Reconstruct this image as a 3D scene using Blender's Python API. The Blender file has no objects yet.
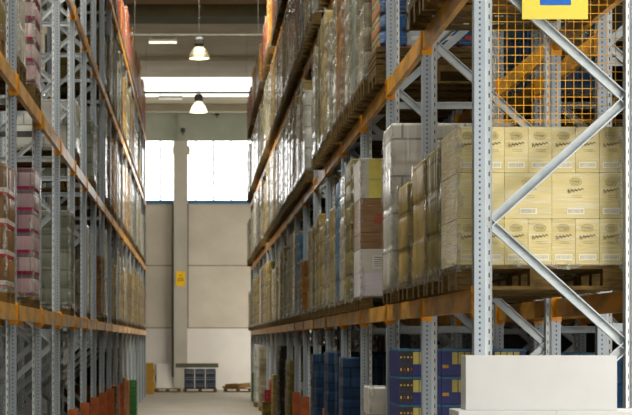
import bpy, math, random
from mathutils import Vector

random.seed(7)
H = 2.05                 # camera height
F = 1715.0               # focal length in pixels of the 632 px frame
SC = bpy.context.scene
COL = SC.collection
PITCH = 2.79

# ------------------------------------------------------------------ helpers
def lin(c):
    r = []
    for v in c:
        v = v / 255.0
        r.append(v / 12.92 if v <= 0.04045 else ((v + 0.055) / 1.055) ** 2.4)
    return (r[0], r[1], r[2], 1.0)


class MB:
    """collects boxes / prisms / strips and links them as one mesh"""
    def __init__(self):
        self.v = []; self.f = []; self.m = []; self.uv = []; self.smooth = []

    def face(self, pts, mat=0, uv=None, smooth=False):
        b = len(self.v)
        self.v += [tuple(p) for p in pts]
        self.f.append(tuple(range(b, b + len(pts))))
        self.m.append(mat); self.uv.append(uv); self.smooth.append(smooth)

    def box(self, x0, x1, y0, y1, z0, z1, mat=0):
        p = [(x0, y0, z0), (x1, y0, z0), (x1, y1, z0), (x0, y1, z0),
             (x0, y0, z1), (x1, y0, z1), (x1, y1, z1), (x0, y1, z1)]
        for q in ((0, 3, 2, 1), (4, 5, 6, 7), (0, 1, 5, 4), (1, 2, 6, 5), (2, 3, 7, 6), (3, 0, 4, 7)):
            self.face([p[i] for i in q], mat)

    def obox(self, c, ax, ay, az, mat=0):
        """oriented box: centre and three half-axis vectors"""
        c = Vector(c); ax = Vector(ax); ay = Vector(ay); az = Vector(az)
        p = []
        for sz in (-1, 1):
            for sx, sy in ((-1, -1), (1, -1), (1, 1), (-1, 1)):
                p.append(c + ax * sx + ay * sy + az * sz)
        for q in ((0, 3, 2, 1), (4, 5, 6, 7), (0, 1, 5, 4), (1, 2, 6, 5), (2, 3, 7, 6), (3, 0, 4, 7)):
            self.face([p[i] for i in q], mat)

    def prism(self, poly, z0, z1, mats=None):
        n = len(poly)
        for i in range(n):
            a = poly[i]; b = poly[(i + 1) % n]
            w = math.hypot(b[0] - a[0], b[1] - a[1]) / 2
            self.face([(a[0], a[1], z0), (b[0], b[1], z0), (b[0], b[1], z1), (a[0], a[1], z1)],
                      mats[i] if mats else 0, [(-w, z0), (w, z0), (w, z1), (-w, z1)])
        self.face([(p[0], p[1], z1) for p in poly], 0)
        self.face([(p[0], p[1], z0) for p in reversed(poly)], 0)

    def lathe(self, prof, n=24, cx=0, cy=0, mat=0):
        ring = []
        for (r, z) in prof:
            ring.append([(cx + r * math.cos(2 * math.pi * i / n), cy + r * math.sin(2 * math.pi * i / n), z) for i in range(n)])
        for k in range(len(prof) - 1):
            for i in range(n):
                j = (i + 1) % n
                self.face([ring[k][i], ring[k][j], ring[k + 1][j], ring[k + 1][i]], mat, None, True)

    def mesh(self, name, mats):
        me = bpy.data.meshes.new(name)
        me.from_pydata(self.v, [], self.f)
        for m in mats:
            me.materials.append(m)
        uvl = me.uv_layers.new(name='UVMap')
        for poly, m, uv, s in zip(me.polygons, self.m, self.uv, self.smooth):
            poly.material_index = m
            poly.use_smooth = s
            if uv:
                for li, u in zip(poly.loop_indices, uv):
                    uvl.data[li].uv = u
        me.validate(); me.update()
        return me


def put(name, me, parent=None, loc=(0, 0, 0), rz=0.0):
    o = bpy.data.objects.new(name, me)
    COL.objects.link(o)
    o.location = loc
    o.rotation_euler = (0, 0, rz)
    if parent:
        o.parent = parent
    return o


def tag(o, label, cat, group=None):
    o['label'] = label; o['category'] = cat
    if group:
        o['group'] = group
    return o


def thing(name, label, cat, loc=(0, 0, 0), rz=0.0, group=None):
    return tag(put(name, None, None, loc, rz), label, cat, group)


def struct(name, me, loc=(0, 0, 0), parent=None):
    o = put(name, me, parent, loc)
    if not parent:
        o['kind'] = 'structure'
    return o


def weld(o_me, dist=0.0005):
    import bmesh
    bm = bmesh.new(); bm.from_mesh(o_me)
    bmesh.ops.remove_doubles(bm, verts=bm.verts, dist=dist)
    bm.to_mesh(o_me); bm.free(); o_me.update()
    return o_me

# ------------------------------------------------------------------ materials
MATS = {}


def base_mat(name):
    m = bpy.data.materials.new(name); m.use_nodes = True
    nt = m.node_tree
    b = nt.nodes['Principled BSDF']
    return m, nt, b


def N(nt, t, **kw):
    n = nt.nodes.new(t)
    for k, v in kw.items():
        if k in n.inputs.keys():
            n.inputs[k].default_value = v
        else:
            setattr(n, k, v)
    return n


def mixc(nt, fac, a, b):
    n = nt.nodes.new('ShaderNodeMix'); n.data_type = 'RGBA'
    for sock, val in ((n.inputs[0], fac), (n.inputs[6], a), (n.inputs[7], b)):
        if hasattr(val, 'links'):
            nt.links.new(val, sock)
        else:
            sock.default_value = val
    return n.outputs[2]


def math_node(nt, op, a, b=None):
    n = nt.nodes.new('ShaderNodeMath'); n.operation = op
    for s, v in ((n.inputs[0], a), (n.inputs[1], b)):
        if v is None:
            continue
        if hasattr(v, 'links'):
            nt.links.new(v, s)
        else:
            s.default_value = v
    return n.outputs[0]


def ramp(nt, fac, lo, hi):
    n = nt.nodes.new('ShaderNodeMapRange'); n.clamp = True
    nt.links.new(fac, n.inputs[0]); n.inputs[1].default_value = lo; n.inputs[2].default_value = hi
    return n.outputs[0]


def noise(nt, coord, scale, stretch=(1, 1, 1), detail=3.0, rough=0.6):
    mp = nt.nodes.new('ShaderNodeMapping'); mp.inputs['Scale'].default_value = stretch
    nt.links.new(coord, mp.inputs['Vector'])
    n = nt.nodes.new('ShaderNodeTexNoise'); n.inputs['Scale'].default_value = scale
    n.inputs['Detail'].default_value = detail; n.inputs['Roughness'].default_value = rough
    nt.links.new(mp.outputs[0], n.inputs['Vector'])
    return n.outputs[0]


def plain(name, c1, c2=None, scale=4.0, stretch=(1, 1, 1), rough=0.6, metal=0.0, bump=0.0, spec=0.4, world=False, lo=.35, hi=.65):
    m, nt, b = base_mat(name)
    tc = nt.nodes.new('ShaderNodeTexCoord')
    co = tc.outputs['Object']
    if world:
        g = nt.nodes.new('ShaderNodeNewGeometry'); co = g.outputs['Position']
    f = noise(nt, co, scale, stretch)
    fac = ramp(nt, f, lo, hi)
    nt.links.new(mixc(nt, fac, lin(c1), lin(c2 or c1)), b.inputs['Base Color'])
    b.inputs['Roughness'].default_value = rough
    b.inputs['Metallic'].default_value = metal
    b.inputs['Specular IOR Level'].default_value = spec
    if bump:
        bp = nt.nodes.new('ShaderNodeBump'); bp.inputs['Strength'].default_value = bump
        bp.inputs['Distance'].default_value = 0.02
        nt.links.new(f, bp.inputs['Height']); nt.links.new(bp.outputs[0], b.inputs['Normal'])
    MATS[name] = m
    return m


def holes_mat(name, c1, c2, pitch, hw, hf):
    m, nt, b = base_mat(name)
    tc = nt.nodes.new('ShaderNodeTexCoord')
    f = noise(nt, tc.outputs['Object'], 3.0, (3, 3, .6))
    base = mixc(nt, ramp(nt, f, .3, .7), lin(c1), lin(c2))
    sx = nt.nodes.new('ShaderNodeSeparateXYZ'); nt.links.new(tc.outputs['UV'], sx.inputs[0])
    inx = math_node(nt, 'LESS_THAN', math_node(nt, 'ABSOLUTE', sx.outputs[0]), hw)
    fr = math_node(nt, 'FRACT', math_node(nt, 'DIVIDE', sx.outputs[1], pitch))
    iny = math_node(nt, 'LESS_THAN', math_node(nt, 'ABSOLUTE', math_node(nt, 'SUBTRACT', fr, 0.5)), hf)
    hole = math_node(nt, 'MULTIPLY', inx, iny)
    nt.links.new(mixc(nt, hole, base, lin((62, 66, 72))), b.inputs['Base Color'])
    b.inputs['Metallic'].default_value = 0.15
    b.inputs['Roughness'].default_value = 0.42
    MATS[name] = m
    return m


def film_mat(name, c1, c2, tier=0.3, bw=0.4, white=0.35, bands=None, seam=0.45, coat=0.22, vert=True):
    """stacked cartons seen through tight clear stretch film"""
    m, nt, b = base_mat(name)
    tc = nt.nodes.new('ShaderNodeTexCoord')
    oi = nt.nodes.new('ShaderNodeObjectInfo')
    add = nt.nodes.new('ShaderNodeVectorMath'); add.operation = 'ADD'
    cmb = nt.nodes.new('ShaderNodeCombineXYZ')
    rnd = math_node(nt, 'MULTIPLY', oi.outputs['Random'], 60.0)
    for k in range(3):
        nt.links.new(rnd, cmb.inputs[k])
    nt.links.new(tc.outputs['Object'], add.inputs[0]); nt.links.new(cmb.outputs[0], add.inputs[1])
    co = add.outputs[0]
    big = noise(nt, co, 1.6, (1, 1, 2.2), 2.0)
    col = mixc(nt, ramp(nt, big, .38, .62), lin(c1), lin(c2))
    br = nt.nodes.new('ShaderNodeTexBrick')
    br.inputs['Scale'].default_value = 1.0
    br.inputs['Brick Width'].default_value = bw; br.inputs['Row Height'].default_value = tier
    br.inputs['Mortar Size'].default_value = 0.012
    br.inputs['Color1'].default_value = (1, 1, 1, 1); br.inputs['Color2'].default_value = (.72, .72, .72, 1)
    br.inputs['Mortar'].default_value = (seam, seam, seam, 1)
    nt.links.new(tc.outputs['UV'], br.inputs['Vector'])
    mu = nt.nodes.new('ShaderNodeMix'); mu.data_type = 'RGBA'; mu.blend_type = 'MULTIPLY'
    mu.inputs[0].default_value = 1.0
    nt.links.new(col, mu.inputs[6]); nt.links.new(br.outputs['Color'], mu.inputs[7])
    col = mu.outputs[2]
    if bands:                                    # printed stripe along each tier
        sx = nt.nodes.new('ShaderNodeSeparateXYZ'); nt.links.new(tc.outputs['UV'], sx.inputs[0])
        fr = math_node(nt, 'FRACT', math_node(nt, 'DIVIDE', sx.outputs[1], tier))
        for (lo_, hi_, c) in bands:
            k = math_node(nt, 'MULTIPLY', math_node(nt, 'GREATER_THAN', fr, lo_), math_node(nt, 'LESS_THAN', fr, hi_))
            col = mixc(nt, k, col, lin(c))
    # tension creases of the film: reflected light painted as whitish streaks, plus bump
    cr = noise(nt, co, 5.0, (.6, .6, 9), 4.0, .65)
    cv = noise(nt, co, 2.2, (7, 7, .22), 2.0, .5)
    hz = ramp(nt, cv, .56, .74) if vert else ramp(nt, cr, .50, .74)
    hz = math_node(nt, 'MULTIPLY', hz, white * .6)
    nt.links.new(mixc(nt, hz, col, lin((190, 188, 172))), b.inputs['Base Color'])
    b.inputs['Roughness'].default_value = 0.8
    b.inputs['Coat Weight'].default_value = coat
    b.inputs['Specular IOR Level'].default_value = 0.04
    b.inputs['Coat Roughness'].default_value = 0.05
    s = math_node(nt, 'ADD', math_node(nt, 'MULTIPLY', cr, .12 if vert else 1.0), math_node(nt, 'MULTIPLY', cv, 1.6 if vert else .0))
    bp = nt.nodes.new('ShaderNodeBump'); bp.inputs['Strength'].default_value = 0.75
    bp.inputs['Distance'].default_value = 0.03
    nt.links.new(s, bp.inputs['Height'])
    nt.links.new(bp.outputs[0], b.inputs['Coat Normal'])
    bp2 = nt.nodes.new('ShaderNodeBump'); bp2.inputs['Strength'].default_value = 0.25
    bp2.inputs['Distance'].default_value = 0.02
    nt.links.new(s, bp2.inputs['Height']); nt.links.new(bp2.outputs[0], b.inputs['Normal'])
    MATS[name] = m
    return m


def clear_film_mat():
    m, nt, b = base_mat('gathered clear film')
    tc = nt.nodes.new('ShaderNodeTexCoord')
    f = noise(nt, tc.outputs['Object'], 6.0, (3, 3, 3), 4.0)
    nt.links.new(mixc(nt, ramp(nt, f, .3, .7), lin((140, 142, 130)), lin((196, 196, 184))), b.inputs['Base Color'])
    b.inputs['Roughness'].default_value = 0.25
    b.inputs['Coat Weight'].default_value = 1.0
    b.inputs['Coat Roughness'].default_value = 0.08
    nt.links.new(math_node(nt, 'MULTIPLY', ramp(nt, f, .35, .8), .8), b.inputs['Alpha'])
    bp = nt.nodes.new('ShaderNodeBump'); bp.inputs['Strength'].default_value = 0.8; bp.inputs['Distance'].default_value = 0.02
    nt.links.new(f, bp.inputs['Height']); nt.links.new(bp.outputs[0], b.inputs['Normal'])
    MATS['film'] = m


def emit(name, c, s):
    m, nt, b = base_mat(name)
    b.inputs['Base Color'].default_value = lin(c)
    b.inputs['Emission Color'].default_value = lin(c)
    b.inputs['Emission Strength'].default_value = s
    b.inputs['Roughness'].default_value = .5
    MATS[name] = m
    return m

galv = holes_mat('galvanised upright', (146, 156, 165), (166, 174, 180), .04, .0065, .2)
litlip = holes_mat('light toned slotted lip', (214, 218, 220), (230, 232, 232), .08, .005, .2)  # same steel as the upright, aisle light painted in as a paler tone
zinc = plain('galvanised steel', (172, 180, 184), (194, 199, 200), 6, (1, 1, 1), .4, .15)
beamm = plain('orange beam paint', (224, 158, 36), (128, 100, 48), 1.6, (3, 1.2, 4), .3, 0, 0, .7, lo=.42, hi=.66)
conn = plain('orange connector paint', (250, 174, 16), (226, 148, 18), 6, rough=.45)
guardm = plain('rusty orange guard paint', (200, 96, 30), (150, 74, 30), 4, rough=.6)
wood = plain('weathered pallet wood', (104, 81, 40), (68, 54, 26), 7, (1.2, 9, 9), .8, 0, .2, .2)
woodnew = plain('fresh pallet wood', (128, 96, 48), (98, 74, 36), 7, (1.2, 9, 9), .75, 0, .2, .2)
concrete = plain('concrete floor', (138, 129, 112), (118, 111, 96), .7, (1, 1, 1), .45, 0, .05, .4, world=True)
wallc = plain('precast wall panel', (188, 178, 160), (176, 166, 149), .55, (1, 1, 1.4), .85, 0, .1, .2, world=True)
wallw = plain('whitewashed wall panel', (206, 199, 189), (196, 189, 178), .5, (1, 1, 1), .8, 0, .05, .2, world=True)
jointm = plain('dark joint filler', (112, 106, 92), (96, 92, 80), 3, rough=.9)
colm = plain('concrete column', (170, 163, 148), (156, 149, 134), .8, (1, 1, .6), .85, 0, .1, .2, world=True)
girder = plain('grey green roof girder', (152, 153, 137), (136, 139, 121), .6, (1, 1, 1), .85, 0, .05, .2, world=True)
ceilm = plain('precast roof slab', (146, 136, 112), (130, 121, 99), .5, (1, 1, 1), .85, 0, .05, .2, world=True)
ceild = plain('dark roof rib', (92, 92, 72), (80, 80, 62), .6, (1, 1, 1), .85, 0, .05, .2, world=True)
sidew = plain('shade dark side wall', (34, 34, 31), (28, 28, 26), .5, rough=.9, world=True)  # near black: darkness behind the racks put into the wall colour
darkm = plain('black lamp housing', (34, 34, 34), (44, 44, 42), 5, rough=.5)
alu = plain('spun aluminium shade', (112, 110, 88), (128, 125, 102), 5, rough=.35, metal=.6)
traym = plain('grey cable tray', (88, 86, 76), (78, 76, 68), 4, rough=.6)
whitec = plain('plain white carton', (200, 199, 197), (194, 193, 191), 3, rough=.7)
yelsign = plain('yellow sign sheet', (214, 196, 70), (206, 190, 80), 3, rough=.5)
bluesign = plain('blue sign ink', (20, 90, 176), (26, 96, 180), 3, rough=.5)
wirem = plain('orange mesh wire', (222, 164, 44), (206, 148, 40), 5, rough=.45)
bluec = plain('navy carton', (28, 42, 120), (20, 32, 100), 3, rough=.4)
yelp = plain('pale yellow print', (214, 200, 100), (200, 186, 92), 9, rough=.5)
darkp = plain('dark bottle print', (32, 34, 34), (64, 50, 40), 40, rough=.5)
tealm = plain('teal tray lip', (40, 120, 150), (30, 96, 130), 4, rough=.4)
amberp = plain('amber tag print', (206, 150, 30), (196, 140, 30), 4, rough=.5)
inkm = plain('dark olive ink', (116, 106, 70), (186, 172, 116), 5, (1, 1, 14), rough=.4)  # paler streaks stand in for film sheen over the ink
ink2 = plain('black brown ink', (72, 64, 46), (150, 136, 92), 5, (1, 1, 14), rough=.4)  # film sheen painted into the script ink as pale streaks
labelm = plain('pale label paper', (212, 203, 168), (202, 194, 160), 4, rough=.6)
barm = plain('blue grey barcode ink', (126, 130, 140), (176, 174, 164), 9, (1, 1, 8), rough=.5)  # pale film sheen streaks mixed into the bars too
tapem = plain('brown carton tape', (150, 116, 62), (140, 106, 56), 4, rough=.4)
yelc = film_mat('yellow carton under film', (204, 188, 134), (186, 169, 114), 5, 5, 1.3, None, 1.0, .6, False)
bluef = plain('blue sheet', (36, 108, 178), (26, 86, 150), 3, rough=.4)
windowm = emit('daylight window glass', (255, 255, 255), 3.4)
skym = emit('translucent roof light', (240, 240, 232), .62)
fillstripm = emit('added ceiling light strip', (255, 252, 244), 3.0)  # unseen glowing strips, added to lift the ceiling
frontfillm = emit('added front light panel', (255, 253, 248), 6.0)  # added out-of-view glow, lights the end frame from the front
doorm = emit('daylight in open loading door', (255, 252, 246), 5.0)
skymid = emit('unseen aisle roof light', (240, 238, 228), 16.0)  # out of view, strength and place set to light the aisle faces
skyfront = emit('unseen front roof light', (246, 246, 240), 5.0)  # out of view, sized and placed to brighten the end frame
lampm = emit('lit lamp mouth', (255, 240, 190), 5.0)
lampw = emit('glowing lamp shade', (255, 250, 235), 1.2)
tubem = emit('strip light diffuser', (226, 222, 204), .45)
sillm = plain('blue sill paint', (52, 104, 140), (46, 96, 130), 3, rough=.5)
greenc = plain('green plastic crate', (44, 104, 40), (34, 84, 34), 6, rough=.45)
navyc = plain('dark navy crate', (30, 44, 60), (24, 34, 48), 6, rough=.45)
redc = plain('red plastic crate', (170, 40, 32), (150, 34, 28), 6, rough=.45)
clear_film_mat()

FILM = {
    'tan':    film_mat('tan cartons under film', (172, 146, 80), (142, 120, 62), .32, .4, .45),
    'olive':  film_mat('olive cartons under film', (132, 116, 54), (98, 86, 40), .3, .4, .3),
    'brown':  film_mat('brown cartons under film', (140, 94, 38), (106, 70, 30), .34, .4, .28),
    'white':  film_mat('white cartons under film', (206, 204, 196), (182, 180, 170), .36, .6, .5, coat=.8),
    'silver': film_mat('silvery film over cartons', (152, 142, 116), (108, 98, 76), .27, .4, 1.0, coat=1.0),
    'pink':   film_mat('pink banded cartons under film', (196, 178, 176), (178, 146, 150), .24, .6, .5,
                       [(.0, .16, (140, 40, 74)), (.8, 1.0, (98, 82, 82))]),
    'red':    film_mat('red cartons under film', (172, 52, 32), (140, 44, 28), .3, .4, .15),
    'gold':   film_mat('golden cartons under film', (194, 136, 34), (160, 108, 28), .3, .4, .2),
    'blue':   film_mat('blue cartons under film', (40, 84, 124), (84, 122, 144), .3, .4, .55),
    'navy':   film_mat('dark blue trays under film', (30, 50, 80), (42, 64, 88), .26, .4, .15),
    'grey':   film_mat('grey cartons under film', (128, 130, 116), (104, 106, 92), .26, .6, .45),
    'green':  film_mat('green cartons under film', (70, 96, 50), (56, 76, 42), .3, .4, .3),
    'dark':   film_mat('dark cartons under film', (50, 50, 40), (38, 38, 30), .3, .4, .12),
    'stripe': film_mat('tray goods with orange print under film', (172, 144, 110), (146, 124, 94), .2, .4, .3,
                       [(.1, .34, (172, 112, 78)), (.55, .68, (84, 92, 62))]),
    'rust':   film_mat('brown cartons with red edge bands', (130, 88, 44), (110, 76, 40), .3, .6, .2,
                       [(.0, .1, (166, 34, 44)), (.1, .24, (196, 186, 176))]),
    'parcel': film_mat('white cartons with yellow tape', (198, 190, 178), (176, 168, 156), .36, .5, .4),
}

# ------------------------------------------------------------------ shared meshes
CACHE = {}


def cached(key, fn):
    if key not in CACHE:
        CACHE[key] = fn()
    return CACHE[key]


def pallet_mesh(W=1.2, D=0.8, mat=wood):
    """wooden pallet, long side W along x, base at z = 0"""
    b = MB()
    hx, hy = W / 2, D / 2
    for yc in (-hy + .05, 0, hy - .05):                                   # bottom boards
        b.box(-hx, hx, yc - .05, yc + .05, 0, .022)
    for yc in (-hy + .05, 0, hy - .05):
        for xc in (-hx + .0725, 0, hx - .0725):
            b.box(xc - .0725, xc + .0725, yc - .05, yc + .05, .022, .100)
    for xc in (-hx + .0725, 0, hx - .0725):                               # stringer boards
        b.box(xc - .0725, xc + .0725, -hy, hy, .100, .122)
    n = 7
    w = .098
    for i in range(n):                                                    # deck boards
        yc = -hy + w / 2 + i * (D - w) / (n - 1)
        b.box(-hx, hx, yc - w / 2, yc + w / 2, .122, .144)
    return b.mesh('pallet', [mat])


def goods_mesh(W, D, h, tier, seed, mat):
    """cartons stacked in tiers, film pulled tight so the tier joints show as creases"""
    rnd = random.Random(seed)
    nt_ = max(1, round(h / tier)); th = h / nt_
    hx, hy = W / 2, D / 2
    nx, ny = 8, 6
    b = MB()

    def ring(ins, jx, jy):
        r = .045
        pts = []
        x, y = hx - ins, hy - ins
        side = []
        for (cx_, cy_, a0) in ((x - r, -y + r, -90), (x - r, y - r, 0), (-x + r, y - r, 90), (-x + r, -y + r, 180)):
            for q in range(4):
                a = math.radians(a0 + 30 * q)
                side.append((cx_ + r * math.cos(a), cy_ + r * math.sin(a)))
            nn = ny if a0 in (-90, 90) else nx
            nxt = {-90: (x, y - r), 0: (-x + r, y), 90: (-x, -y + r), 180: (x - r, -y)}[a0]
            p0 = side[-1]
            for q in range(1, nn):
                f_ = q / nn
                side.append((p0[0] + (nxt[0] - p0[0]) * f_, p0[1] + (nxt[1] - p0[1]) * f_))
        for q, (px, py) in enumerate(side):
            k = fold[q] + rnd.uniform(-.0015, .0015)
            pts.append((px * k + jx, py * k + jy))
        return pts
    fold = [1 + rnd.uniform(-.009, .006) for _ in range(2 * (nx + ny) + 40)]
    rings = []
    for t in range(nt_):
        jx, jy = rnd.uniform(-.004, .004), rnd.uniform(-.004, .004)
        lean = (t - nt_ / 2) * .001
        for (fz, ins) in ((.02, .006), (.1, .001), (.5, .0), (.9, .001), (.98, .006)):
            rings.append((ring(ins + rnd.uniform(0, .003), jx + lean, jy), (t + fz) * th))
    n = len(rings[0][0])
    per = [0]
    base = rings[0][0]
    for i in range(n):
        a, c = base[i], base[(i + 1) % n]
        per.append(per[-1] + math.hypot(a[0] - c[0], a[1] - c[1]))
    for k in range(len(rings) - 1):
        (ra, za), (rb, zb) = rings[k], rings[k + 1]
        for i in range(n):
            j = (i + 1) % n
            b.face([(ra[i][0], ra[i][1], za), (ra[j][0], ra[j][1], za), (rb[j][0], rb[j][1], zb), (rb[i][0], rb[i][1], zb)],
                   0, [(per[i], za), (per[i + 1], za), (per[i + 1], zb), (per[i], zb)], True)
    (rt, zt) = rings[-1]
    b.face([(p[0], p[1], zt) for p in rt], 0)
    (r0, z0) = rings[0]
    b.face([(p[0], p[1], z0) for p in reversed(r0)], 0)
    return weld(b.mesh('wrapped_goods', [mat]))


def film_mesh(W, D, h, seed, skirt=True):
    """gathered film: crumpled ropes down the corners, a rucked skirt round the foot and a loose top edge"""
    rnd = random.Random(seed * 31 + 5)
    b = MB()
    hx, hy = W / 2 + .004, D / 2 + .004
    for (sx, sy) in ((-1, -1), (1, -1), (-1, 1), (1, 1)):
        n = 14
        pts = []
        for i in range(n + 1):
            z = -.05 + (h + .07) * i / n
            wv = .035 + rnd.uniform(-.02, .03)
            e = rnd.uniform(.0, .012)
            pts.append([(sx * (hx - wv), sy * (hy + e * .5), z), (sx * (hx + e), sy * (hy + e), z), (sx * (hx + e * .5), sy * (hy - wv), z)])
        for i in range(n):
            for k in range(2):
                q = [pts[i][k], pts[i][k + 1], pts[i + 1][k + 1], pts[i + 1][k]]
                b.face(q, 0, None, True)
    for (z0, z1, am) in ((-.035, .06, .008),) if skirt else ((-.02, .015, .004),):
        ring = []
        m = 44
        for i in range(m):
            t = i / m * 2 * (hx + hy) * 2
            if t < 2 * hx: p = (-hx + t, -hy, 0, -1)
            elif t < 2 * hx + 2 * hy: p = (hx, -hy + t - 2 * hx, 1, 0)
            elif t < 4 * hx + 2 * hy: p = (hx - (t - 2 * hx - 2 * hy), hy, 0, 1)
            else: p = (-hx, hy - (t - 4 * hx - 2 * hy), -1, 0)
            col = []
            for q in range(3):
                e = rnd.uniform(.002, am)
                col.append((p[0] + p[2] * e, p[1] + p[3] * e, z0 + (z1 - z0) * q / 2 + rnd.uniform(-.02, .02) * (q != 1)))
            ring.append(col)
        for i in range(m):
            j = (i + 1) % m
            for q in range(2):
                b.face([ring[i][q], ring[j][q], ring[j][q + 1], ring[i][q + 1]], 0, None, True)
    return weld(b.mesh('stretch_film', [MATS['film']]))


PAL = cached('pal', pallet_mesh)
PALN = cached('paln', lambda: pallet_mesh(mat=woodnew))
ORD = ['zeroth', 'first', 'second', 'third', 'fourth', 'fifth', 'sixth', 'seventh', 'eighth', 'ninth', 'tenth', 'eleventh',
       'twelfth', 'thirteenth', 'fourteenth', 'fifteenth', 'sixteenth', 'seventeenth', 'eighteenth', 'nineteenth']
LOOK = {'tan': 'tan film-wrapped cartons', 'olive': 'olive film-wrapped cartons', 'brown': 'brown film-wrapped cartons',
        'white': 'white film-wrapped cartons', 'silver': 'silvery shiny film-wrapped load', 'pink': 'pink-banded film-wrapped cartons',
        'red': 'red film-wrapped load', 'gold': 'golden film-wrapped load', 'blue': 'blue film-wrapped load',
        'grey': 'grey film-wrapped cartons', 'green': 'green film-wrapped load', 'dark': 'dark film-wrapped load',
        'stripe': 'orange-printed film-wrapped trays', 'rust': 'brown cartons with red bands', 'parcel': 'white and brown taped cartons', 'navy': 'dark blue film-wrapped trays'}
TIER = {'pink': .24, 'silver': .27, 'grey': .26, 'white': .36, 'stripe': .2, 'parcel': .36, 'rust': .3, 'tan': .32, 'brown': .34}


def load(kind, h, loc, label, group, W=1.2, D=0.8, seed=0, pz=1.0):
    hb = round(h * 20) / 20
    sd = seed % 4
    t = thing('pallet_load', label, 'pallet load', loc, 0, group)
    key = (kind, hb, W, D, sd)
    pm = (PAL if sd % 2 else PALN) if W == 1.2 and D == .8 else cached(('p', W, D), lambda: pallet_mesh(W, D))
    put('pallet', pm, t).scale.z = pz
    gz = .144 * pz + .0005
    put('wrapped_goods', cached(('g',) + key, lambda: goods_mesh(W - .0, D - .0, hb, TIER.get(kind, .3), seed * 7 + 1, FILM[kind])), t, (0, 0, gz))
    if kind != 'navy':
        put('stretch_film', cached(('f', hb, W, D, sd), lambda: film_mesh(W, D, hb, seed)), t, (0, 0, gz))
    return t

# ------------------------------------------------------------------ racks
BT = [H + .37, H + 2.70, H + 5.03, H + 7.35]      # beam tops
BH = .16
POST_H = BT[3] + .25
Z_ZIG = [.26 + .8785 * i for i in range(11)]


def post_mesh(s, left=False):
    poly = [(-.064, -.05), (.014, -.05), (.026, -.016), (.064, -.046), (.064, .046), (.026, .016), (.014, .05), (-.064, .05)]
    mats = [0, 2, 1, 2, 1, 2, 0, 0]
    if left:
        poly = [(x * .8, y) for (x, y) in poly]
    if s < 0:
        poly = [(-x, y) for (x, y) in reversed(poly)]
        mats = list(reversed(mats)); mats = mats[1:] + mats[:1]
    b = MB()
    b.prism(poly, .012, POST_H, mats)
    b.box(-.085, .085, -.07, .07, 0, .012, 2)
    return b.mesh('post', [galv, litlip, zinc])


def brace_add(b, xa, za, xb, zb):
    """U channel between two nodes, open side to the front"""
    a = Vector((xa, 0, za)); c = Vector((xb, 0, zb)); d = (c - a)
    L = d.length; d.normalize()
    n = Vector((-d.z, 0, d.x)); mid = (a + c) / 2
    b.obox(mid + Vector((0, .012, 0)), d * L / 2, Vector((0, .0025, 0)), n * .034)
    for sg in (-1, 1):
        b.obox(mid + n * sg * .031 + Vector((0, -.006, 0)), d * L / 2, Vector((0, .018, 0)), n * .004)


def zig_nodes(xf, xr):
    s = 1 if xr > xf else -1
    f, r = xf + .05 * s, xr - .05 * s
    pts = []
    for i, z in enumerate(Z_ZIG):
        pts.append((r if i % 2 == 0 else f, z))
    return f, r, pts


def beam_mesh(L):
    b = MB()                       # box beam with a stepped upper edge, length along y
    b.box(-.025, .025, 0, L, -BH, -.03)
    b.box(-.025, .012, 0, L, -.03, 0)
    return b.mesh('beam', [beamm])


def connector_mesh():
    b = MB()
    b.box(-.030, -.026, -.035, .035, -.20, .025)
    b.box(-.030, .062, .0515, .056, -.20, .025)
    b.box(-.030, -.026, .035, .056, -.20, .025)
    for z in (-.16, -.085, -.01):
        b.box(-.036, -.030, -.02, .01, z - .018, z + .012)
    return b.mesh('connector', [conn])


def build_rack(name, label, xf, xr, frames, full, bays_rear, cam_cut=0, no_strut_first=False, levels=4):
    """xf / xr: x of the aisle-side and rear posts; frames: list of y"""
    s = 1 if xr > xf else -1
    rack = thing(name, label, 'pallet rack', ((xf + xr) / 2, frames[0], 0))
    ox, oy = (xf + xr) / 2, frames[0]
    lf = s < 0
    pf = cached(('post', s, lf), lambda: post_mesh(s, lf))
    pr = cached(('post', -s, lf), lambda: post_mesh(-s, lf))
    f, r, pts = zig_nodes(xf - ox, xr - ox)
    struts = [.16] + [t - BH - .09 for t in BT[:levels]]
    for k, y in enumerate(frames):
        fr = put('upright_frame', None, rack, (0, y - oy, 0))
        put('post', pf, fr, (xf - ox, 0, 0)); put('post', pr, fr, (xr - ox, 0, 0))
        if k < full:
            for i in range(len(pts) - 1):
                def mk(i=i):
                    b = MB(); brace_add(b, *pts[i], *pts[i + 1]); return b.mesh('brace', [zinc])
                put('brace', cached(('br', name, i), mk), fr)
            if not (no_strut_first and k < 2):
                for z in struts:
                    def mk(z=z):
                        b = MB(); brace_add(b, f, z, r, z); return b.mesh('strut', [zinc])
                    put('strut', cached(('st', name, z), mk), fr, (0, .02, 0))
        else:
            def mk():
                b = MB()
                for i in range(len(pts) - 1):
                    brace_add(b, *pts[i], *pts[i + 1])
                for z in struts:
                    b.box(min(f, r), max(f, r), .02, .045, z - .03, z + .03)
                return b.mesh('bracing', [zinc])
            put('bracing', cached(('bc', name), mk), fr)
    cm = cached('conn', connector_mesh)
    for k in range(len(frames) - 1):
        y0 = frames[k] + .052; L = frames[k + 1] - .052 - y0
        bm_ = cached(('beam', round(L, 3)), lambda: beam_mesh(L))
        for z in BT[:levels]:
            for (x, sx, do) in ((xf, s, True), (xr, -s, k < bays_rear)):
                if not do:
                    continue
                o = put('beam', bm_, rack, (x - ox - sx * .038, y0 - oy, z))
                o.scale.x = sx
                for (yy, sy) in ((-.052, 1), (L + .052, -1)):
                    c = put('connector', cm, o, (0, yy, 0))
                    c.location.x = -.004
                    c.scale.y = sy
                    if k >= 8 and sy < 0:
                        bpy.data.objects.remove(c)
    return rack


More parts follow.
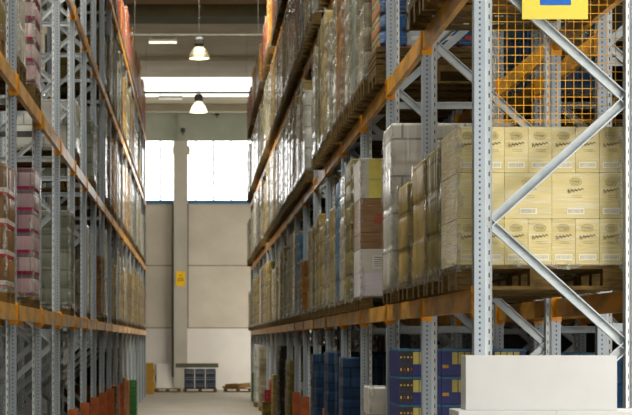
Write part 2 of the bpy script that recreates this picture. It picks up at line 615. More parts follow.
RF = [12.25 + PITCH * k for k in range(19)]
LF = [17.5 + PITCH * (k - 1) for k in range(18)]
RXF, RXR = 2.04, 3.12
LXF, LXR = -1.89, -2.93
build_rack('pallet_rack', 'long galvanised pallet rack with orange beams along right side of aisle', RXF, RXR, RF, 5, 7, no_strut_first=True)
build_rack('pallet_rack', 'long galvanised pallet rack with orange beams along left side of aisle', LXF, LXR, LF, 6, 7)
BRF = RF[1:8]
build_rack('pallet_rack', 'second galvanised rack standing back to back behind the right-hand rack', 3.57, 4.61, BRF, 2, 6)
# column guards
def guard_mesh(s):
    b = MB()
    b.box(-.105 * s if s > 0 else .093, -.093 * s if s > 0 else .105, -.09, .09, 0, 1.02)
    for y in (-.09, .078):
        x0, x1 = sorted((-.093 * s, .04 * s))
        b.box(x0, x1, y, y + .012, 0, 1.02)
    x0, x1 = sorted((-.125 * s, -.105 * s))
    b.box(x0, x1, -.12, .12, 0, .012)
    return b.mesh('column_guard', [guardm])

for side, fs, x, s in (('right', RF, RXF, 1), ('left', LF, LXF, -1)):
    gm = guard_mesh(s)
    for k, y in enumerate(fs):
        if y < 25 or y > 47:
            continue
        tag(put('column_guard', gm, None, (x, y, 0)),
            'rusty orange guard around foot of %s upright of %s rack' % (ORD[k + 1], side), 'column guard', 'orange column guards along the %s rack' % side)

# ------------------------------------------------------------------ loads in the racks
RNDL = random.Random(11)
SHELF = {0: 'floor', 1: 'first shelf', 2: 'second shelf', 3: 'third shelf', 4: 'top shelf'}
PLACE3 = ['near', 'middle', 'far']
RX_LOAD, LX_LOAD = 1.88 + .6, -(1.835 + .6)
SPECIAL = []            # slots built by hand elsewhere

PALETTE = {
    ('R', 1): ['tan', 'olive', 'silver', 'tan', 'grey', 'brown', 'silver', 'white'],
    ('R', 2): ['silver', 'white', 'silver', 'tan', 'white', 'grey', 'silver'],
    ('R', 3): ['silver', 'tan', 'olive', 'silver', 'grey', 'brown', 'silver'],
    ('R', 4): ['gold', 'red', 'brown', 'red', 'tan', 'gold'],
    ('L', 1): ['tan', 'silver', 'brown', 'olive', 'silver', 'white', 'tan'],
    ('L', 2): ['silver', 'white', 'silver', 'gold', 'white', 'grey'],
    ('L', 3): ['silver', 'olive', 'white', 'gold', 'silver', 'green'],
    ('L', 4): ['gold', 'red', 'brown', 'gold', 'red'],
}
# slot tables for the nearest bays: (kind, goods height) or None; missing bays are filled from the palette
TAB = {
    ('R', 1): {1: ['YELLOW', ('olive', .98), ('tan', .98)], 2: [('tan', .92), None, ('white', 1.58)], 3: [None, None, 'PARCEL'],
               4: [('olive', 1.7), ('silver', 1.6), ('blue', 1.6)], 5: [('tan', 1.35), ('silver', 1.25), ('tan', 1.2)],
               6: [('tan', 1.45), ('olive', 1.35), ('tan', 1.35)], 7: [None, None, ('brown', .95)], 8: [('blue', 1.5), ('silver', 1.6), ('tan', 1.6)]},
    ('R', 2): {1: [('grey', 1.2), ('blue', 1.2), ('dark', .6)], 2: [None, None, None], 3: ['DRUM', ('silver', 1.6), ('grey', 1.65)],
               4: [('silver', 1.6), ('brown', 1.6), ('silver', 1.65)], 5: [('silver', 1.5), ('tan', 1.8), ('olive', 1.8)]},
    ('R', 3): {1: [None, None, None], 2: [None, None, None], 3: [None, None, None]},
    ('R', 4): {1: [None, None, None], 2: [None, None, None], 3: [None, None, None], 4: [None, None, None], 5: [None, None, None]},
    ('L', 1): {1: [None, None, ('rust', 1.2)], 2: [None, None, ('pink', 1.45)], 3: [None, None, None], 4: [None, None, ('grey', 1.4)],
               5: [None, None, None], 6: [('silver', 1.45), None, None], 7: [None, None, ('brown', 1.15)], 8: [('white', 1.75), None, None],
               9: [('tan', 1.3), None, ('silver', 1.2)]},
    ('L', 2): {1: [None, ('olive', 1.6), None], 2: [('white', 1.5), None, ('pink', 1.6)], 3: [None, None, None], 4: [None, None, None],
               5: [('white', .75), None, None], 6: [None, None, ('grey', 1.0)], 7: [None, None, None], 8: [('white', 1.8), None, ('brown', 1.4)]},
    ('L', 3): {1: [None] * 3, 2: [None] * 3, 3: [None] * 3, 4: [None] * 3, 5: [None] * 3, 6: [None] * 3, 7: [None] * 3,
               8: [('olive', .9), None, ('grey', 1.2)], 9: [('silver', 1.7), ('green', 1.5), None]},
    ('L', 4): {1: [None] * 3, 2: [None] * 3, 3: [None] * 3, 4: [None] * 3, 5: [None] * 3, 6: [None] * 3, 7: [None] * 3, 8: [None] * 3},
}


def slot_y(frames, bay, p):
    """y of the middle of place p (0..2) in a bay"""
    return frames[bay - 1] + .13 + .4 + p * .87


for side, fs, xl in (('R', RF, RX_LOAD), ('L', LF, LX_LOAD)):
    word = 'right' if side == 'R' else 'left'
    for lev in (1, 2, 3, 4):
        nb = len(fs) - 1
        for bay in range(1, nb + 1):
            far = fs[bay - 1] > 43
            row = TAB[(side, lev)].get(bay)
            if row is None:
                pal = PALETTE[(side, lev)]
                row = []
                for p in range(2 if far else 3):
                    kind = RNDL.choice(pal)
                    hh = RNDL.choice([.9, 1.1, 1.3, 1.5]) if lev == 4 else RNDL.choice([1.35, 1.5, 1.6, 1.65]) if lev > 1 else RNDL.choice([1.1, 1.25, 1.35, 1.5, 1.6])
                    row.append((kind, hh) if RNDL.random() < .9 else None)
                far_row = far
            else:
                far_row = False
            for p, e in enumerate(row):
                if not e or isinstance(e, str):
                    continue
                if far_row:
                    yc = fs[bay - 1] + .10 + .625 + p * 1.33; D = 1.1
                    pw = ['near', 'far'][p]
                else:
                    yc = slot_y(fs, bay, p); D = .8 if fs[bay - 1] < 15 else .74
                    pw = PLACE3[p]
                if (side, lev, bay, p) == ('R', 1, 2, 2):
                    yc -= .35
                load(e[0], e[1], (xl + (0 if lev == 1 else -.04 if side == 'R' else 0) + RNDL.uniform(-.012, .012), yc, BT[lev - 1] + .001),
                     '%s, %s place in %s bay, %s of %s rack' % (LOOK[e[0]], pw, ORD[bay], SHELF[lev], word),
                     'wrapped pallet loads on the %s of the %s rack' % (SHELF[lev], word), 1.2, D, RNDL.randrange(4), 1.55 if lev > 1 else 1.0)

# back-to-back racks: loads seen through the bays, dark ones added as shade
for (kind, h, bay, p, lev, side) in (('dark', 1.5, 2, 0, 1, 'R'), ('dark', 1.4, 3, 1, 1, 'R'), ('dark', 1.5, 1, 1, 2, 'R'), ('blue', 1.4, 2, 2, 2, 'R'),
                                     ('brown', 1.4, 3, 1, 2, 'R'), ('blue', 1.8, 1, 1, 0, 'R'),
                                     ('dark', 1.6, 4, 2, 1, 'R'), ('dark', 1.7, 5, 1, 0, 'R')):
    fs, x = BRF, 4.09
    z = BT[lev - 1] + .001 if lev else 0
    load(kind, h, (x, slot_y(fs, bay, p), z),
         '%s, %s place in %s bay, %s of rack behind %s rack' % (LOOK[kind], PLACE3[p], ORD[bay], SHELF[lev], 'right' if side == 'R' else 'left'),
         'wrapped loads in the racks behind', 1.2, .8, bay)

# ------------------------------------------------------------------ the yellow carton load, nearest on the right
def carton_mesh(w, d, h, mat, tape=True):
    b = MB()
    g = .0012
    c = .004
    x0, x1, y0, y1, z0, z1 = -w / 2 + g, w / 2 - g, g, d - g, g * .3, h - g * .3
    # chamfered box
    def rect(e, z):
        return [(x0 + e, y0 + e, z), (x1 - e, y0 + e, z), (x1 - e, y1 - e, z), (x0 + e, y1 - e, z)]
    lv = [rect(c, z0), rect(0, z0 + c), rect(0, z1 - c), rect(c, z1)]
    for k in range(3):
        for i in range(4):
            j = (i + 1) % 4
            b.face([lv[k][i], lv[k][j], lv[k + 1][j], lv[k + 1][i]])
    b.face(lv[3]); b.face(list(reversed(lv[0])))
    return b.mesh('carton', [mat])


def print_mesh(w, h, seed):
    """crest, brushed script word, fine lines and a barcode label on a carton front"""
    rnd = random.Random(seed)
    b = MB()
    y = -.0015

    def quad(x0, x1, z0, z1, m, yy=y):
        b.face([(x0, yy, z0), (x1, yy, z0), (x1, yy, z1), (x0, yy, z1)], m)
    cz = h * .80
    rx, rz = .044, .030
    n = 20
    for i in range(n):                                                   # crest ring
        a0, a1 = 2 * math.pi * i / n, 2 * math.pi * (i + 1) / n
        for (k0, k1) in ((.86, 1.0), (.55, .66)):
            b.face([(rx * k0 * math.cos(a0), y, cz + rz * k0 * math.sin(a0)), (rx * k1 * math.cos(a0), y, cz + rz * k1 * math.sin(a0)),
                    (rx * k1 * math.cos(a1), y, cz + rz * k1 * math.sin(a1)), (rx * k0 * math.cos(a1), y, cz + rz * k0 * math.sin(a1))], 0)
    for i in range(5):                                                   # crest figure
        xx = -.018 + .009 * i
        quad(xx - .003, xx + .003, cz - .012 + .003 * (i % 2), cz + .012 - .002 * abs(i - 2), 0)
    # brushed script word, rising to the right
    px = []
    for i in range(30):
        t = i / 29
        px.append((-.058 + .116 * t, h * .585 + .022 * t + .008 * math.sin(t * 30) * (1 - .5 * t), .006 * (1.6 - t)))
    for i in range(29):
        (xa, za, wa), (xb, zb, wb) = px[i], px[i + 1]
        b.face([(xa, y, za - wa), (xb, y, zb - wb), (xb, y, zb + wb), (xa, y, za + wa)], 1)
    quad(-.056, -.05, h * .55, h * .64, 1)
    for k in range(2):
        quad(-.03, .045, h * (.50 - .04 * k), h * (.50 - .04 * k) + .004, 0)
    quad(-.062, .062, h * .10, h * .235, 2)                              # label
    x = -.054
    while x < .052:
        wv = rnd.choice([.002, .004, .006])
        quad(x, x + wv, h * .125, h * .21, 3, y - .0005)
        x += wv + rnd.choice([.002, .003])
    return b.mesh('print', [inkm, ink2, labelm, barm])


ty0 = 12.38
t = thing('carton_pallet_load', 'yellow printed cartons under film, nearest on the first shelf at right', 'pallet load', (2.48, ty0 + .4, BT[0] + .001), 0,
          None)
put('pallet', PAL, t).scale.z = 1.23
TH = .333
for tr in range(3):
    z = .178 + tr * TH
    if tr == 1:
        xs = [(-.6 + .1715, .343), (-.6 + .5145, .343), (-.6 + .8575, .343), (.6 - .0855, .171)]
    else:
        xs = [(-.6 + .0857 + .1714 * i, .1714) for i in range(7)]
    for (xc, w) in xs:
        cm = cached(('yc', w), lambda: carton_mesh(w, .266, TH, yelc))
        c = put('carton', cm, t, (xc, -.4, z))
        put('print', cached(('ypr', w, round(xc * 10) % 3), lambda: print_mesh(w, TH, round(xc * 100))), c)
    for row in (1, 2):
        w = xs[0][1]
        put('carton', cached(('yc', w), lambda: carton_mesh(w, .266, TH, yelc)), t, (xs[0][0], -.4 + row * .267, z))
        put('carton', cached(('yc', .1714), lambda: carton_mesh(.1714, .266, TH, yelc)), t, (.6 - .0857, -.4 + row * .267, z))
put('stretch_film', film_mesh(1.2, .8, 3 * TH, 3, False), t, (0, 0, .178))

# tray load with a blue sheet on its end, second shelf
t = thing('pallet_load', 'printed trays with blue and white sacks on end, second shelf, right rack', 'pallet load',
          (RX_LOAD, slot_y(RF, 3, 0), BT[1] + .001), 0, 'wrapped pallet loads on the second shelf of the right rack')
put('pallet', PAL, t)
b = MB()
for i in range(4):
    z = .145 + i * .06
    b.box(-.6, .6, -.4, -.38, z, z + .045); b.box(-.6, .6, .38, .4, z, z + .045)
    b.box(-.6, -.58, -.38, .38, z, z + .045); b.box(.58, .6, -.38, .38, z, z + .045)
for x in (-.56, 0, .56):
    for y in (-.38, .34):
        b.box(x - .03, x + .03, y, y + .04, .145, .385)
put('timber_collar', b.mesh('timber_collar', [wood]), t)
put('wrapped_goods', goods_mesh(1.14, .74, 1.5, .2, 4, FILM['stripe']), t, (0, 0, .147))
rn = random.Random(5)
sackw = film_mat('white sack', (196, 198, 200), (166, 172, 178), 5, 5, .8, None, 1.0, .8, False)
sackb = film_mat('blue sack', (34, 92, 150), (28, 70, 118), 5, 5, .7, None, 1.0, .8, False)
redp = plain('red sack print', (164, 58, 44), (150, 50, 40), 6, rough=.5)
for tr in range(7):                                  # sacks stood on edge against the end
    for c_ in range(4):
        w = .27; h_ = .165
        kind = sackb if (c_ in (0, 2, 3) and (tr, c_) not in ((4, 2), (1, 3))) else sackw
        m_ = MB()
        n = 6
        for (k0, k1) in ((0, 1),):
            rows = []
            for a in range(n + 1):
                row = []
                for q in range(n + 1):
                    u, v = a / n * 2 - 1, q / n * 2 - 1
                    bulge = .034 * (1 - u ** 4) * (1 - v ** 4)
                    row.append((u * w / 2, -bulge, v * h_ / 2 + h_ / 2))
                rows.append(row)
            for a in range(n):
                for q in range(n):
                    m_.face([rows[a][q], rows[a + 1][q], rows[a + 1][q + 1], rows[a][q + 1]], 0, None, True)
            m_.face([rows[0][0], rows[0][n], rows[n][n], rows[n][0]], 0)
        sk = put('sack', cached(('sack', kind.name), lambda: weld(m_.mesh('sack', [kind]))), t, (-.42 + .28 * c_, -.375, .39 + tr * .17))
        if c_ >= 2 or kind is sackw:
            pm2 = MB(); pm2.face([(-.09, -.036, .06), (.09, -.036, .06), (.09, -.036, .10), (-.09, -.036, .10)], 0)
            put('print', cached(('sackp', (tr + c_) % 3 == 0), lambda: pm2.mesh('print', [redp if (tr + c_) % 3 == 0 else whitec])), sk)

# mixed cartons, last place of the third bay
t = thing('carton_pallet_load', 'mixed white and brown taped cartons, far place in third bay, first shelf of right rack', 'pallet load',
          (RX_LOAD, slot_y(RF, 3, 2), BT[0] + .001))
put('pallet', PAL, t)
z = .1445
redink = plain('red carton print', (170, 66, 44), (150, 58, 40), 8, rough=.6)
lilac = film_mat('lilac white carton under film', (204, 194, 202), (190, 180, 190), 5, 5, .6, None, 1.0, .35, False)
whitef = film_mat('white carton under film', (200, 196, 186), (186, 182, 172), 5, 5, .5, None, 1.0, .35, False)
brownf = film_mat('brown carton under film', (140, 106, 70), (126, 94, 60), 5, 5, .3, None, 1.0, .35, False)
for (hh, m, pr) in ((.27, lilac, None), (.27, whitef, 'label'), (.18, brownf, None), (.40, brownf, 'red'), (.22, whitef, 'tape'), (.24, whitef, 'tape')):
    for i in range(2):
        cme = cached(('pc', hh, m.name), lambda: carton_mesh(.6, .8, hh, m))
        c = put('carton', cme, t, (-.3 + .6 * i, -.4, z))
        if pr:
            b = MB(); y = -.001
            if pr == 'tape':
                b.face([(-.20, y, .005), (-.05, y, .005), (-.05, y, hh - .005), (-.20, y, hh - .005)], 0); put('tape', b.mesh('tape', [yelp]), c)
            elif pr == 'red':
                for (xa, za, w_) in ((-.14, .16, .16), (-.12, .20, .10), (-.15, .12, .18)):
                    b.face([(xa, y, za), (xa + w_, y, za), (xa + w_, y, za + .025), (xa, y, za + .025)], 0)
                put('print', b.mesh('print', [redink]), c)
            else:
                b.face([(-.16, y, .05), (.02, y, .05), (.02, y, .20), (-.16, y, .20)], 0)
                for q in range(5):
                    b.face([(-.14, y - .0005, .07 + .025 * q), (0, y - .0005, .07 + .025 * q), (0, y - .0005, .08 + .025 * q), (-.14, y - .0005, .08 + .025 * q)], 1)
                put('label', b.mesh('label', [whitec, ink2]), c)
    z += hh + .0005
put('stretch_film', film_mesh(1.2, .8, z - .1445, 2, False), t, (0, 0, .1445))

# ------------------------------------------------------------------ floor level, right: navy cartons
def navy_print(w, h, left):
    b = MB(); y = -.0015

    def quad(x0, x1, z0, z1, m, yy=y):
        b.face([(x0, yy, z0), (x1, yy, z0), (x1, yy, z1), (x0, yy, z1)], m)
    if left:
        for i in range(4):
            x = -w / 2 + .004 + i * .033
            quad(x, x + .031, h * .48, h * .92, 1); quad(x, x + .031, h * .06, h * .44, 1)
            quad(x + .008, x + .024, h * .66, h * .72, 3 if i % 2 else 0, y - .0005)
            quad(x + .010, x + .022, h * .2, h * .3, 2 if i % 2 else 0, y - .0005)
        xs = [(-.066, -.014), (-.006, .046)]
    else:
        quad(-w / 2 + .01, -w / 2 + .07, h * .30, h * .42, 3)
        xs = [(-.10, -.05), (-.04, .01), (.02, .07), (.08, .13)]
    for (a, c) in xs:
        quad(a, c, h * .44, h * .88, 0)
    for (a, c) in xs:
        quad(a, c, h * .91, h * .95, 2)
    return b.mesh('print', [yelp, darkp, redc, amberp])


def navy_carton(w, d, h):
    b = MB()
    b.box(-w / 2 + .002, w / 2 - .002, 0, d, 0, h - .022, 0)
    b.box(-w / 2 + .002, w / 2 - .002, -.006, d, h - .022, h - .004, 1)
    return b.mesh('carton', [bluec, tealm])


t = thing('carton_pallet_load', 'stack of navy cartons with yellow panels on floor under first shelf at right', 'pallet load', (2.50, 16.5, 0))
put('pallet', PAL, t)
hh = .262
cmn = navy_carton(.4, .8, hh)
pl_, pm_ = navy_print(.4, hh, True), navy_print(.4, hh, False)
for tr in range(7):
    for i in range(3):
        c = put('carton', cmn, t, (-.4 + .4 * i, -.4, .1445 + tr * hh))
        put('print', pl_ if i == 0 else pm_, c)

# more floor loads under the right rack
def floor_load(kind, h, side, x, y, label, D=.8):
    load(kind, h, (x, y, 0), label, 'pallet loads on the floor under the %s rack' % side, 1.2, D, int(y * 10) % 4)

floor_load('white', 1.42, 'right', 2.52, 19.4, 'pale cartons on floor under third bay of right rack')
floor_load('navy', 1.7, 'right', 2.5, 22.6, 'dark blue wrapped trays on floor under fourth bay of right rack')
floor_load('navy', 1.75, 'right', 2.5, 25.2, 'dark blue wrapped trays on floor under fifth bay of right rack')
floor_load('navy', 1.7, 'right', 2.5, 28.2, 'dark blue wrapped trays on floor under sixth bay of right rack')
floor_load('olive', 1.5, 'right', 2.5, 36.2, 'olive wrapped load on floor under ninth bay of right rack')
floor_load('dark', 1.8, 'right', 2.46, 39.4, 'dark tall wrapped load on floor under tenth bay of right rack')
floor_load('tan', 1.1, 'right', 2.44, 41.8, 'tan low carton load on floor under eleventh bay of right rack')
floor_load('silver', 1.75, 'right', 2.44, 50.6, 'silvery wrapped load on floor under fourteenth bay of right rack')
floor_load('white', 1.8, 'right', 2.40, 53.6, 'white wrapped load on floor under fifteenth bay of right rack')
floor_load('dark', 1.75, 'left', -2.43, 40.8, 'dark tall wrapped load on floor under left rack past the guards')
floor_load('brown', 1.0, 'left', -2.38, 43.5, 'brown cartons on floor under left rack beside green crates')
floor_load('brown', .9, 'left', -2.38, 38.9, 'brown low carton load on floor under left rack behind a guard')


def crate_mesh(w, d, h, mat):
    b = MB()
    n = 5
    b.box(-w / 2, w / 2, -d / 2, d / 2, 0, .02)
    for z0, z1 in ((.02, h * .3), (h * .42, h * .62), (h * .72, h)):
        b.box(-w / 2, w / 2, -d / 2, -d / 2 + .015, z0, z1); b.box(-w / 2, w / 2, d / 2 - .015, d / 2, z0, z1)
        b.box(-w / 2, -w / 2 + .015, -d / 2 + .015, d / 2 - .015, z0, z1); b.box(w / 2 - .015, w / 2, -d / 2 + .015, d / 2 - .015, z0, z1)
    for i in range(n):
        x = -w / 2 + .03 + (w - .06) * i / (n - 1)
        for y in (-d / 2 + .001, d / 2 - .016):
            b.box(x - .02, x + .02, y, y + .015, .02, h - .01)
    for i in range(n - 1):
        y = -d / 2 + .05 + (d - .1) * i / (n - 2)
        for x in (-w / 2 + .001, w / 2 - .016):
            b.box(x, x + .015, y - .02, y + .02, .02, h - .01)
    return b.mesh('crate', [mat])


gc = crate_mesh(.6, .8, .24, greenc)
for (x0, y0, n, where) in ((-1.95, 47.6, 4, 'left'), (2.18, 58.3, 4, 'right')):
    for k in range(n):
        tag(put('plastic_crate', gc, None, (x0, y0, k * .2405)),
            'green slatted crate, %s of stack on floor beside end of %s rack' % (['lowest', 'second', 'third', 'topmost'][k], word if False else where),
            'crate', 'stacked green crates')
rc = crate_mesh(.4, .5, .3, redc)
tag(put('plastic_crate', rc, None, (1.93, 43.9, .5)), 'red crate on olive bin beside the right rack', 'crate')
b = MB()
b.box(-.25, .25, -.3, .3, .1, .5); b.box(-.25, -.15, -.3, -.2, 0, .1); b.box(.15, .25, -.3, -.2, 0, .1); b.box(-.25, -.15, .2, .3, 0, .1); b.box(.15, .25, .2, .3, 0, .1)
tag(put('bin', b.mesh('bin', [FILM['olive']]), None, (1.93, 43.9, 0)), 'olive low bin under red crate beside the right rack', 'bin')

# ------------------------------------------------------------------ white cartons in front, bottom right
t = thing('carton_pallet_load', 'white carton stack in front of right rack under the blank white carton', 'pallet load', (2.197, 10.65, 0))
put('pallet', pallet_mesh(1.2, .4), t)
wc = carton_mesh(.6, .4, .37, whitec)
for tr in range(4):
    for i in range(2):
        put('carton', wc, t, (-.3 + .6 * i, -.2, .1445 + tr * .3703))
top = .1445 + 4 * .3703
b = MB()
c = .004
b.box(-.4625, .4625, 0, .2, .0, .334)
me = b.mesh('carton', [whitec])
o = tag(put('carton', me, None, (2.112, 10.5, top + .001)), 'long blank white carton lying on the white stack at lower right', 'carton')

# ------------------------------------------------------------------ mesh guard and sign on the end frame
t = thing('mesh_panel', 'orange wire mesh panel fixed to end frame of right rack', 'mesh panel', (2.56, 12.318, H + 1.55))
b = MB()
x0, x1, zt = -.53, .53, 2.2
nx = int((x1 - x0) / .06)
for i in range(nx + 1):
    x = x0 + .02 + i * .06
    b.box(x - .002, x + .002, -.002, .002, 0, zt)
put('upright_wires', b.mesh('upright_wires', [wirem]), t)
b = MB()
for j in range(int(zt / .06) + 1):
    z = .022 + j * .06
    if z < zt:
        b.box(x0, x1, -.006, -.002, z - .002, z + .002)
b.box(x0, x1, -.009, -.003, .034, .039)
put('cross_wires', b.mesh('cross_wires', [wirem]), t)
t = thing('sign', 'yellow sign with blue square hung on end frame of right rack', 'sign', (2.56, 12.19, H + 2.287))
b = MB()
sx0 = (522 - 196.5) * 12.19 / F - 2.56; sx1 = (588 - 196.5) * 12.19 / F - 2.56
b.box(sx0, sx1, -.002, .002, 0, .47)
put('plate', b.mesh('plate', [yelsign]), t)
b = MB()
bx0 = (540 - 196.5) * 12.19 / F - 2.56; bx1 = (571 - 196.5) * 12.19 / F - 2.56
b.box(bx0, bx1, -.0035, -.002, .10, .32)
put('blue_square', b.mesh('blue_square', [bluesign]), t)

# ------------------------------------------------------------------ far end of the hall
WY = 72.0
HX = 5.7
CZ = H + 9.8
b = MB(); b.box(-HX, HX, -9, WY + .4, -.2, 0)
struct('floor', b.mesh('floor', [concrete]))
for nm, z0, z1, m in (('wall_end_base', 0, 2.58, wallw), ('wall_end_middle', 2.62, 5.20, wallc), ('wall_end_upper', 5.24, 7.82, wallc)):
    b = MB(); b.box(-HX, HX, WY, WY + .25, z0, z1)
    struct(nm, b.mesh('wall', [m]))
b = MB()
for z in (2.58, 5.20):
    b.box(-HX, HX, WY + .02, WY + .25, z, z + .04)
struct('trim_1', b.mesh('trim', [jointm]))
b = MB(); b.box(-HX, HX, WY - .05, WY + .25, 10.45, CZ)
b.box((178 - 196.5) * WY / F, (189 - 196.5) * WY / F, WY - .22, WY - .05, 10.45, CZ - .3)
struct('wall_end_head', b.mesh('wall', [girder]))
b = MB()
cx0, cx1 = (174 - 196.5) * WY / F, (187.3 - 196.5) * WY / F
b.box(cx0, cx1, WY - .35, WY - .06, 0, 10.42)
b.box(cx0 - .05, cx1 + .12, WY - .36, WY - .055, 9.85, 10.2)
struct('trim_2', b.mesh('column', [colm]))
b = MB()
b.box(cx0 - .09, cx0 - .005, WY - .20, WY - .01, 0, 7.82)
b.box(cx1 + .005, cx1 + .05, WY - .12, WY - .01, 2.6, 7.82)
struct('trim_3', b.mesh('joint', [jointm]))
for k, (xa, xb) in enumerate(((-HX, cx0 - .02), (cx1 + .02, HX))):
    b = MB(); b.box(xa, xb, WY + .08, WY + .12, 7.95, 10.45)
    w = struct('window_%d' % (k + 1), b.mesh('window', [windowm]))
    b = MB(); b.box(xa, xb, WY - .06, WY + .2, 7.82, 7.96)
    put('window_sill', b.mesh('window_sill', [sillm]), w)
    b = MB()
    x = (160.6 - 196.5) * WY / F
    i0 = int(math.floor((xa - x) / .74)) + 1
    xx = x + i0 * .74
    while xx < xb:
        b.box(xx - .03, xx + .03, WY + .05, WY + .08, 7.96, 10.45)
        xx += .74
    put('window_frame', b.mesh('window_frame', [traym]), w)
b = MB(); b.box(-HX, HX, -9.25, -9, 0, CZ)
struct('wall_back', b.mesh('wall', [wallc]))
b = MB(); b.box(-HX, -1.95, 14.0, 14.55, 0, CZ)  # added unseen wall, keeps front light out of the left rack
struct('light_block_wall', b.mesh('wall', [wallc]))
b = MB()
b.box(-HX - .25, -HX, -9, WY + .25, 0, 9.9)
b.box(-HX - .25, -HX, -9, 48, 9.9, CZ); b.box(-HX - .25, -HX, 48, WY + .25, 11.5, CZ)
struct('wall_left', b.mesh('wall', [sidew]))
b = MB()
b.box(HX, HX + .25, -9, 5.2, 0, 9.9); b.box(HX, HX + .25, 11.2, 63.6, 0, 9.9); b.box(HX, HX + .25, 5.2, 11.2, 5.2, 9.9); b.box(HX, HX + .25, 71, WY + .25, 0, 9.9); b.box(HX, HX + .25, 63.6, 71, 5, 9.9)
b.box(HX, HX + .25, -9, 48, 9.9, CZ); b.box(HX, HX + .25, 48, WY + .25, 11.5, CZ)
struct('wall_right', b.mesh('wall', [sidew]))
for k, x in ((7, -HX - .15), (8, HX + .1)):
    b = MB(); b.box(x, x + .05, 48, WY, 9.9, 11.5)
    struct('window_%d' % k, b.mesh('window', [fillstripm]))  # added light strips high in both side walls
b = MB(); b.box(HX + .2, HX + .24, 63.6, 71, 0, 5)
struct('door_1', b.mesh('door', [doorm]))
b = MB(); b.box(HX + .2, HX + .24, 5.2, 11.2, 0, 5.2)
struct('front_light_panel', b.mesh('door', [frontfillm]))  # added glowing panel, throws front light on the right rack
# roof: transverse precast slabs with roof lights between
SKY = [(-3.0, 10.5), (14.2, 24.1), (41.8, 46.1), (63.7, 69.3)]  # first three are unseen, sized and shifted for their light
b = MB()
y = -9
for (a, c) in SKY:
    b.box(-HX, HX, y, a, CZ, CZ + .3, 0)
    xa, xb = (.4, HX) if a < 0 else (-2.4, .2) if a < 20 else (-2.4, 2.4)
    b.box(-HX, xa, a, c, CZ, CZ + .3, 0)
    if xb < HX:
        b.box(xb, HX, a, c, CZ, CZ + .3, 0)
    y = c
b.box(-HX, HX, y, WY + .25, CZ, CZ + .3, 0)
struct('ceiling', b.mesh('ceiling', [ceilm]))
b = MB()
for yy, d, h, m in ((49.9, 1.2, .35, 0), (28, 1.2, .35, 0), (12.5, 1.2, .35, 0), (59.2, .25, .12, 1), (37.2, .25, .12, 1), (70.9, .6, .3, 1)):
    b.box(-HX, HX, yy, yy + d, CZ - h, CZ, m)
struct('ceiling_ribs', b.mesh('ribs', [ceild, ceilm]))
for k, (a, c) in enumerate(SKY):
    b = MB(); b.box(-2.4 if k else .4, (.2 if k == 1 else 2.4) if k else HX, a, c, CZ + .06, CZ + .08)
    struct('window_%d' % (k + 3), b.mesh('roof_light', [skyfront if k == 0 else skymid if k < 3 else skym]))

# lamps on cable trays
def bell(white):
    t_ = MB()
    t_.lathe([(.04, .345), (.09, .335), (.14, .29), (.205, .20), (.255, .09), (.285, .0), (.275, .0), (.245, .09), (.195, .19), (.13, .28), (.04, .32)], 28, mat=0)
    return t_.mesh('lamp_shade', [lampw if white else alu])


LZ = H + 7.3
for k, (y, white) in enumerate(((34.1, False), (44.4, False), (54.7, True))):
    b = MB(); b.box(-1.72, 1.72, -.12, -.02, 0, .012); b.box(-1.72, 1.72, -.12, -.115, .012, .045); b.box(-1.72, 1.72, -.025, -.02, .012, .045)
    if k:
        t = thing('cable_tray', 'grey cable tray across aisle holding the %s lamp' % ('nearer dark-topped' if k == 1 else 'farther white'), 'cable tray', (0, y + .08, LZ + .60))
        put('channel', b.mesh('channel', [traym]), t)
        b = MB()
        for x in (-1.6, .07, 1.6):
            b.box(x - .004, x + .004, -.074, -.066, .012, CZ - LZ - .60)
        put('hanger_rods', b.mesh('hanger_rods', [traym]), t)
    if k:
        t = thing('pendant_lamp', 'bell-shaped %s over the aisle' % ('metal pendant lamp with black housing' if not white else 'glowing white pendant lamp before far wall'), 'lamp', (.07, y, LZ))
        put('lamp_shade', bell(white), t)
        b = MB(); b.lathe([(.0, .012), (.262, .012)], 28); put('lens', b.mesh('lens', [lampm]), t, (0, 0, .01))
        b = MB(); b.lathe([(.0, .338), (.10, .338), (.135, .38), (.135, .50), (.09, .565), (.0, .565)], 20); b.box(-.015, .015, -.015, .015, .565, .60)
        put('gear_housing', b.mesh('gear_housing', [darkm if not white else traym]), t)
        l = bpy.data.lights.new('lamp_light', 'SPOT'); l.energy = 1500; l.spot_size = 2.2; l.spot_blend = .6; l.shadow_soft_size = .25; l.color = (1, .92, .76)
        lo = bpy.data.objects.new('lamp_light', l); COL.objects.link(lo); lo.parent = t; lo.location = (0, 0, -.05)
for (y, px0, px1, lab) in ((44.4, 148.5, 177, 'nearer of two strip lights under cable tray left of dark lamp'), (54.7, 158.5, 182.5, 'farther of two strip lights under cable tray left of white lamp')):
    x0, x1 = (px0 - 196.5) * y / F, (px1 - 196.5) * y / F
    t = thing('strip_light', lab, 'strip light', ((x0 + x1) / 2, y, LZ + .60 - .2))
    w = (x1 - x0) / 2
    b = MB(); b.box(-w, w, -.06, .06, .06, .1); b.box(-w + .05, -w + .07, -.01, .01, .1, .2); b.box(w - .07, w - .05, -.01, .01, .1, .2)
    put('fitting', b.mesh('fitting', [traym]), t)
    b = MB(); b.box(-w + .01, w - .01, -.05, .05, .0, .06)
    put('diffuser', b.mesh('diffuser', [tubem]), t)

# things on the floor by the end wall
FY = 69.0
def FX(px, y=FY): return (px - 196.5) * y / F

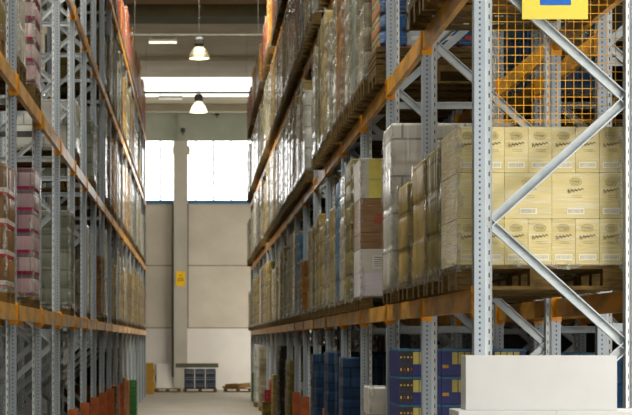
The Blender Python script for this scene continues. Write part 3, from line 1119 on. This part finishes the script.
tag(put('pallet', pallet_mesh(1.05, .8, woodnew), None, (FX(167.5), FY, 0)), 'empty wooden pallet on floor before leaning white board', 'pallet')
b = MB(); b.box(-.36, .36, -.012, .012, 0, 1.12)
o = tag(put('board', b.mesh('board', [wallw]), None, (FX(164), WY - .32, .003)), 'pale flat board leaning on end wall behind empty pallet', 'board')
o.rotation_euler = (math.radians(-14), 0, 0)
t = thing('crate_pallet_load', 'dark navy crates stacked on pallet before the far wall', 'pallet load', (FX(200), FY, 0))
put('pallet', pallet_mesh(1.35, .8, wood), t)
nc = crate_mesh(.40, .6, .26, navyc)
wl = MB(); wl.box(-.12, .12, -.12, .12, 0, .05)
wlm = wl.mesh('lid', [whitec])
for tr in range(3):
    for i in range(3):
        put('crate', nc, t, (-.43 + .43 * i, 0, .1445 + tr * .262))
for x in (-.215, .215):
    put('white_bag', wlm, t, (x, -.1, .1445 + 3 * .262))
tag(put('plank', (lambda bb: (bb.box(-.86, .86, -.1, .1, 0, .17), bb.mesh('plank', [ceild]))[1])(MB()), None, (FX(197), FY, .1445 + 3 * .262 + .051)),
    'dark green plank lying across the navy crate stack', 'plank')
t = thing('pallet', 'worn pallet with broken boards on floor before right of far wall', 'pallet', (FX(238), FY + .2, 0))
put('pallet_frame', pallet_mesh(1.15, .8, wood), t)
b = MB()
rn = random.Random(3)
for i in range(7):
    b.obox((-.4 + .13 * i, rn.uniform(-.2, .2), .21 + .03 * (i % 3)), Vector((rn.uniform(.15, .3), rn.uniform(-.1, .1), .02)), Vector((0, .05, 0)), Vector((0, 0, .035 + .05 * (i % 2))))
put('loose_boards', b.mesh('loose_boards', [woodnew]), t)
goldc = plain('yellow brown carton', (196, 152, 62), (180, 136, 54), 4, rough=.7)
yc2 = carton_mesh(.36, .4, .24, goldc)
for k in range(5):
    tag(put('carton', yc2, None, (FX(149.5, 66) + (.03 if k % 2 else -.02), 66.0, k * .241)),
        'ochre carton, %s of stack on floor past end of left rack' % ['lowest', 'second', 'third', 'fourth', 'topmost'][k], 'carton', 'ochre cartons stacked past the left rack')
t = thing('notice', 'small yellow notice on the concrete column of far wall', 'notice', ((cx0 + cx1) / 2, WY - .351, 0))
b = MB(); b.box(-.19, .19, -.012, 0, H + (341 - 286.5) * WY / F, H + (341 - 271.5) * WY / F)
put('plate', b.mesh('plate', [plain('notice yellow', (226, 180, 8), (214, 168, 8), 4, rough=.5)]), t)
b = MB()
for z, w in ((2.72, .05), (2.60, .11), (2.52, .13)):
    b.box(-w, w, -.014, -.012, H + z, H + z + .045)
put('print', b.mesh('print', [plain('notice brown ink', (150, 106, 10), (140, 96, 10), 4)]), t)
for (px, py, lab) in ((217, 113.5, 'small dark box high on girder right of white lamp'), (183, 131, 'small dark box on girder above the column')):
    b = MB(); b.box(-.09, .09, -.12, 0, -.09, .09); b.box(-.03, .03, -.16, -.12, -.03, .03); b.box(-.02, .02, -.05, 0, -.2, -.09)
    tag(put('junction_box', b.mesh('junction_box', [darkm]), None, ((px - 196.5) * WY / F, WY - (.051 if px > 200 else .221), H + (341 - py) * WY / F)), lab, 'box')

# ------------------------------------------------------------------ light, camera
w = bpy.data.worlds.new('hall daylight'); SC.world = w; w.use_nodes = True
bg = w.node_tree.nodes['Background']
bg.inputs[0].default_value = (1.0, .98, .93, 1); bg.inputs[1].default_value = 0.5

cam = bpy.data.cameras.new('camera'); co = bpy.data.objects.new('camera', cam); COL.objects.link(co)
co.location = (0, 0, H); co.rotation_euler = (math.pi / 2, 0, 0)
cam.sensor_width = 36; cam.lens = F / 632 * 36
cam.shift_x = (316 - 196.5) / 632; cam.shift_y = (341 - 207.5) / 632
cam.clip_end = 300
cam.dof.use_dof = True; cam.dof.focus_distance = 13.0; cam.dof.aperture_fstop = 7.0
SC.camera = co
vs = SC.view_settings
vs.view_transform = 'Standard'; vs.look = 'None'; vs.exposure = 0.2; vs.gamma = 1.0; vs.use_curve_mapping = False
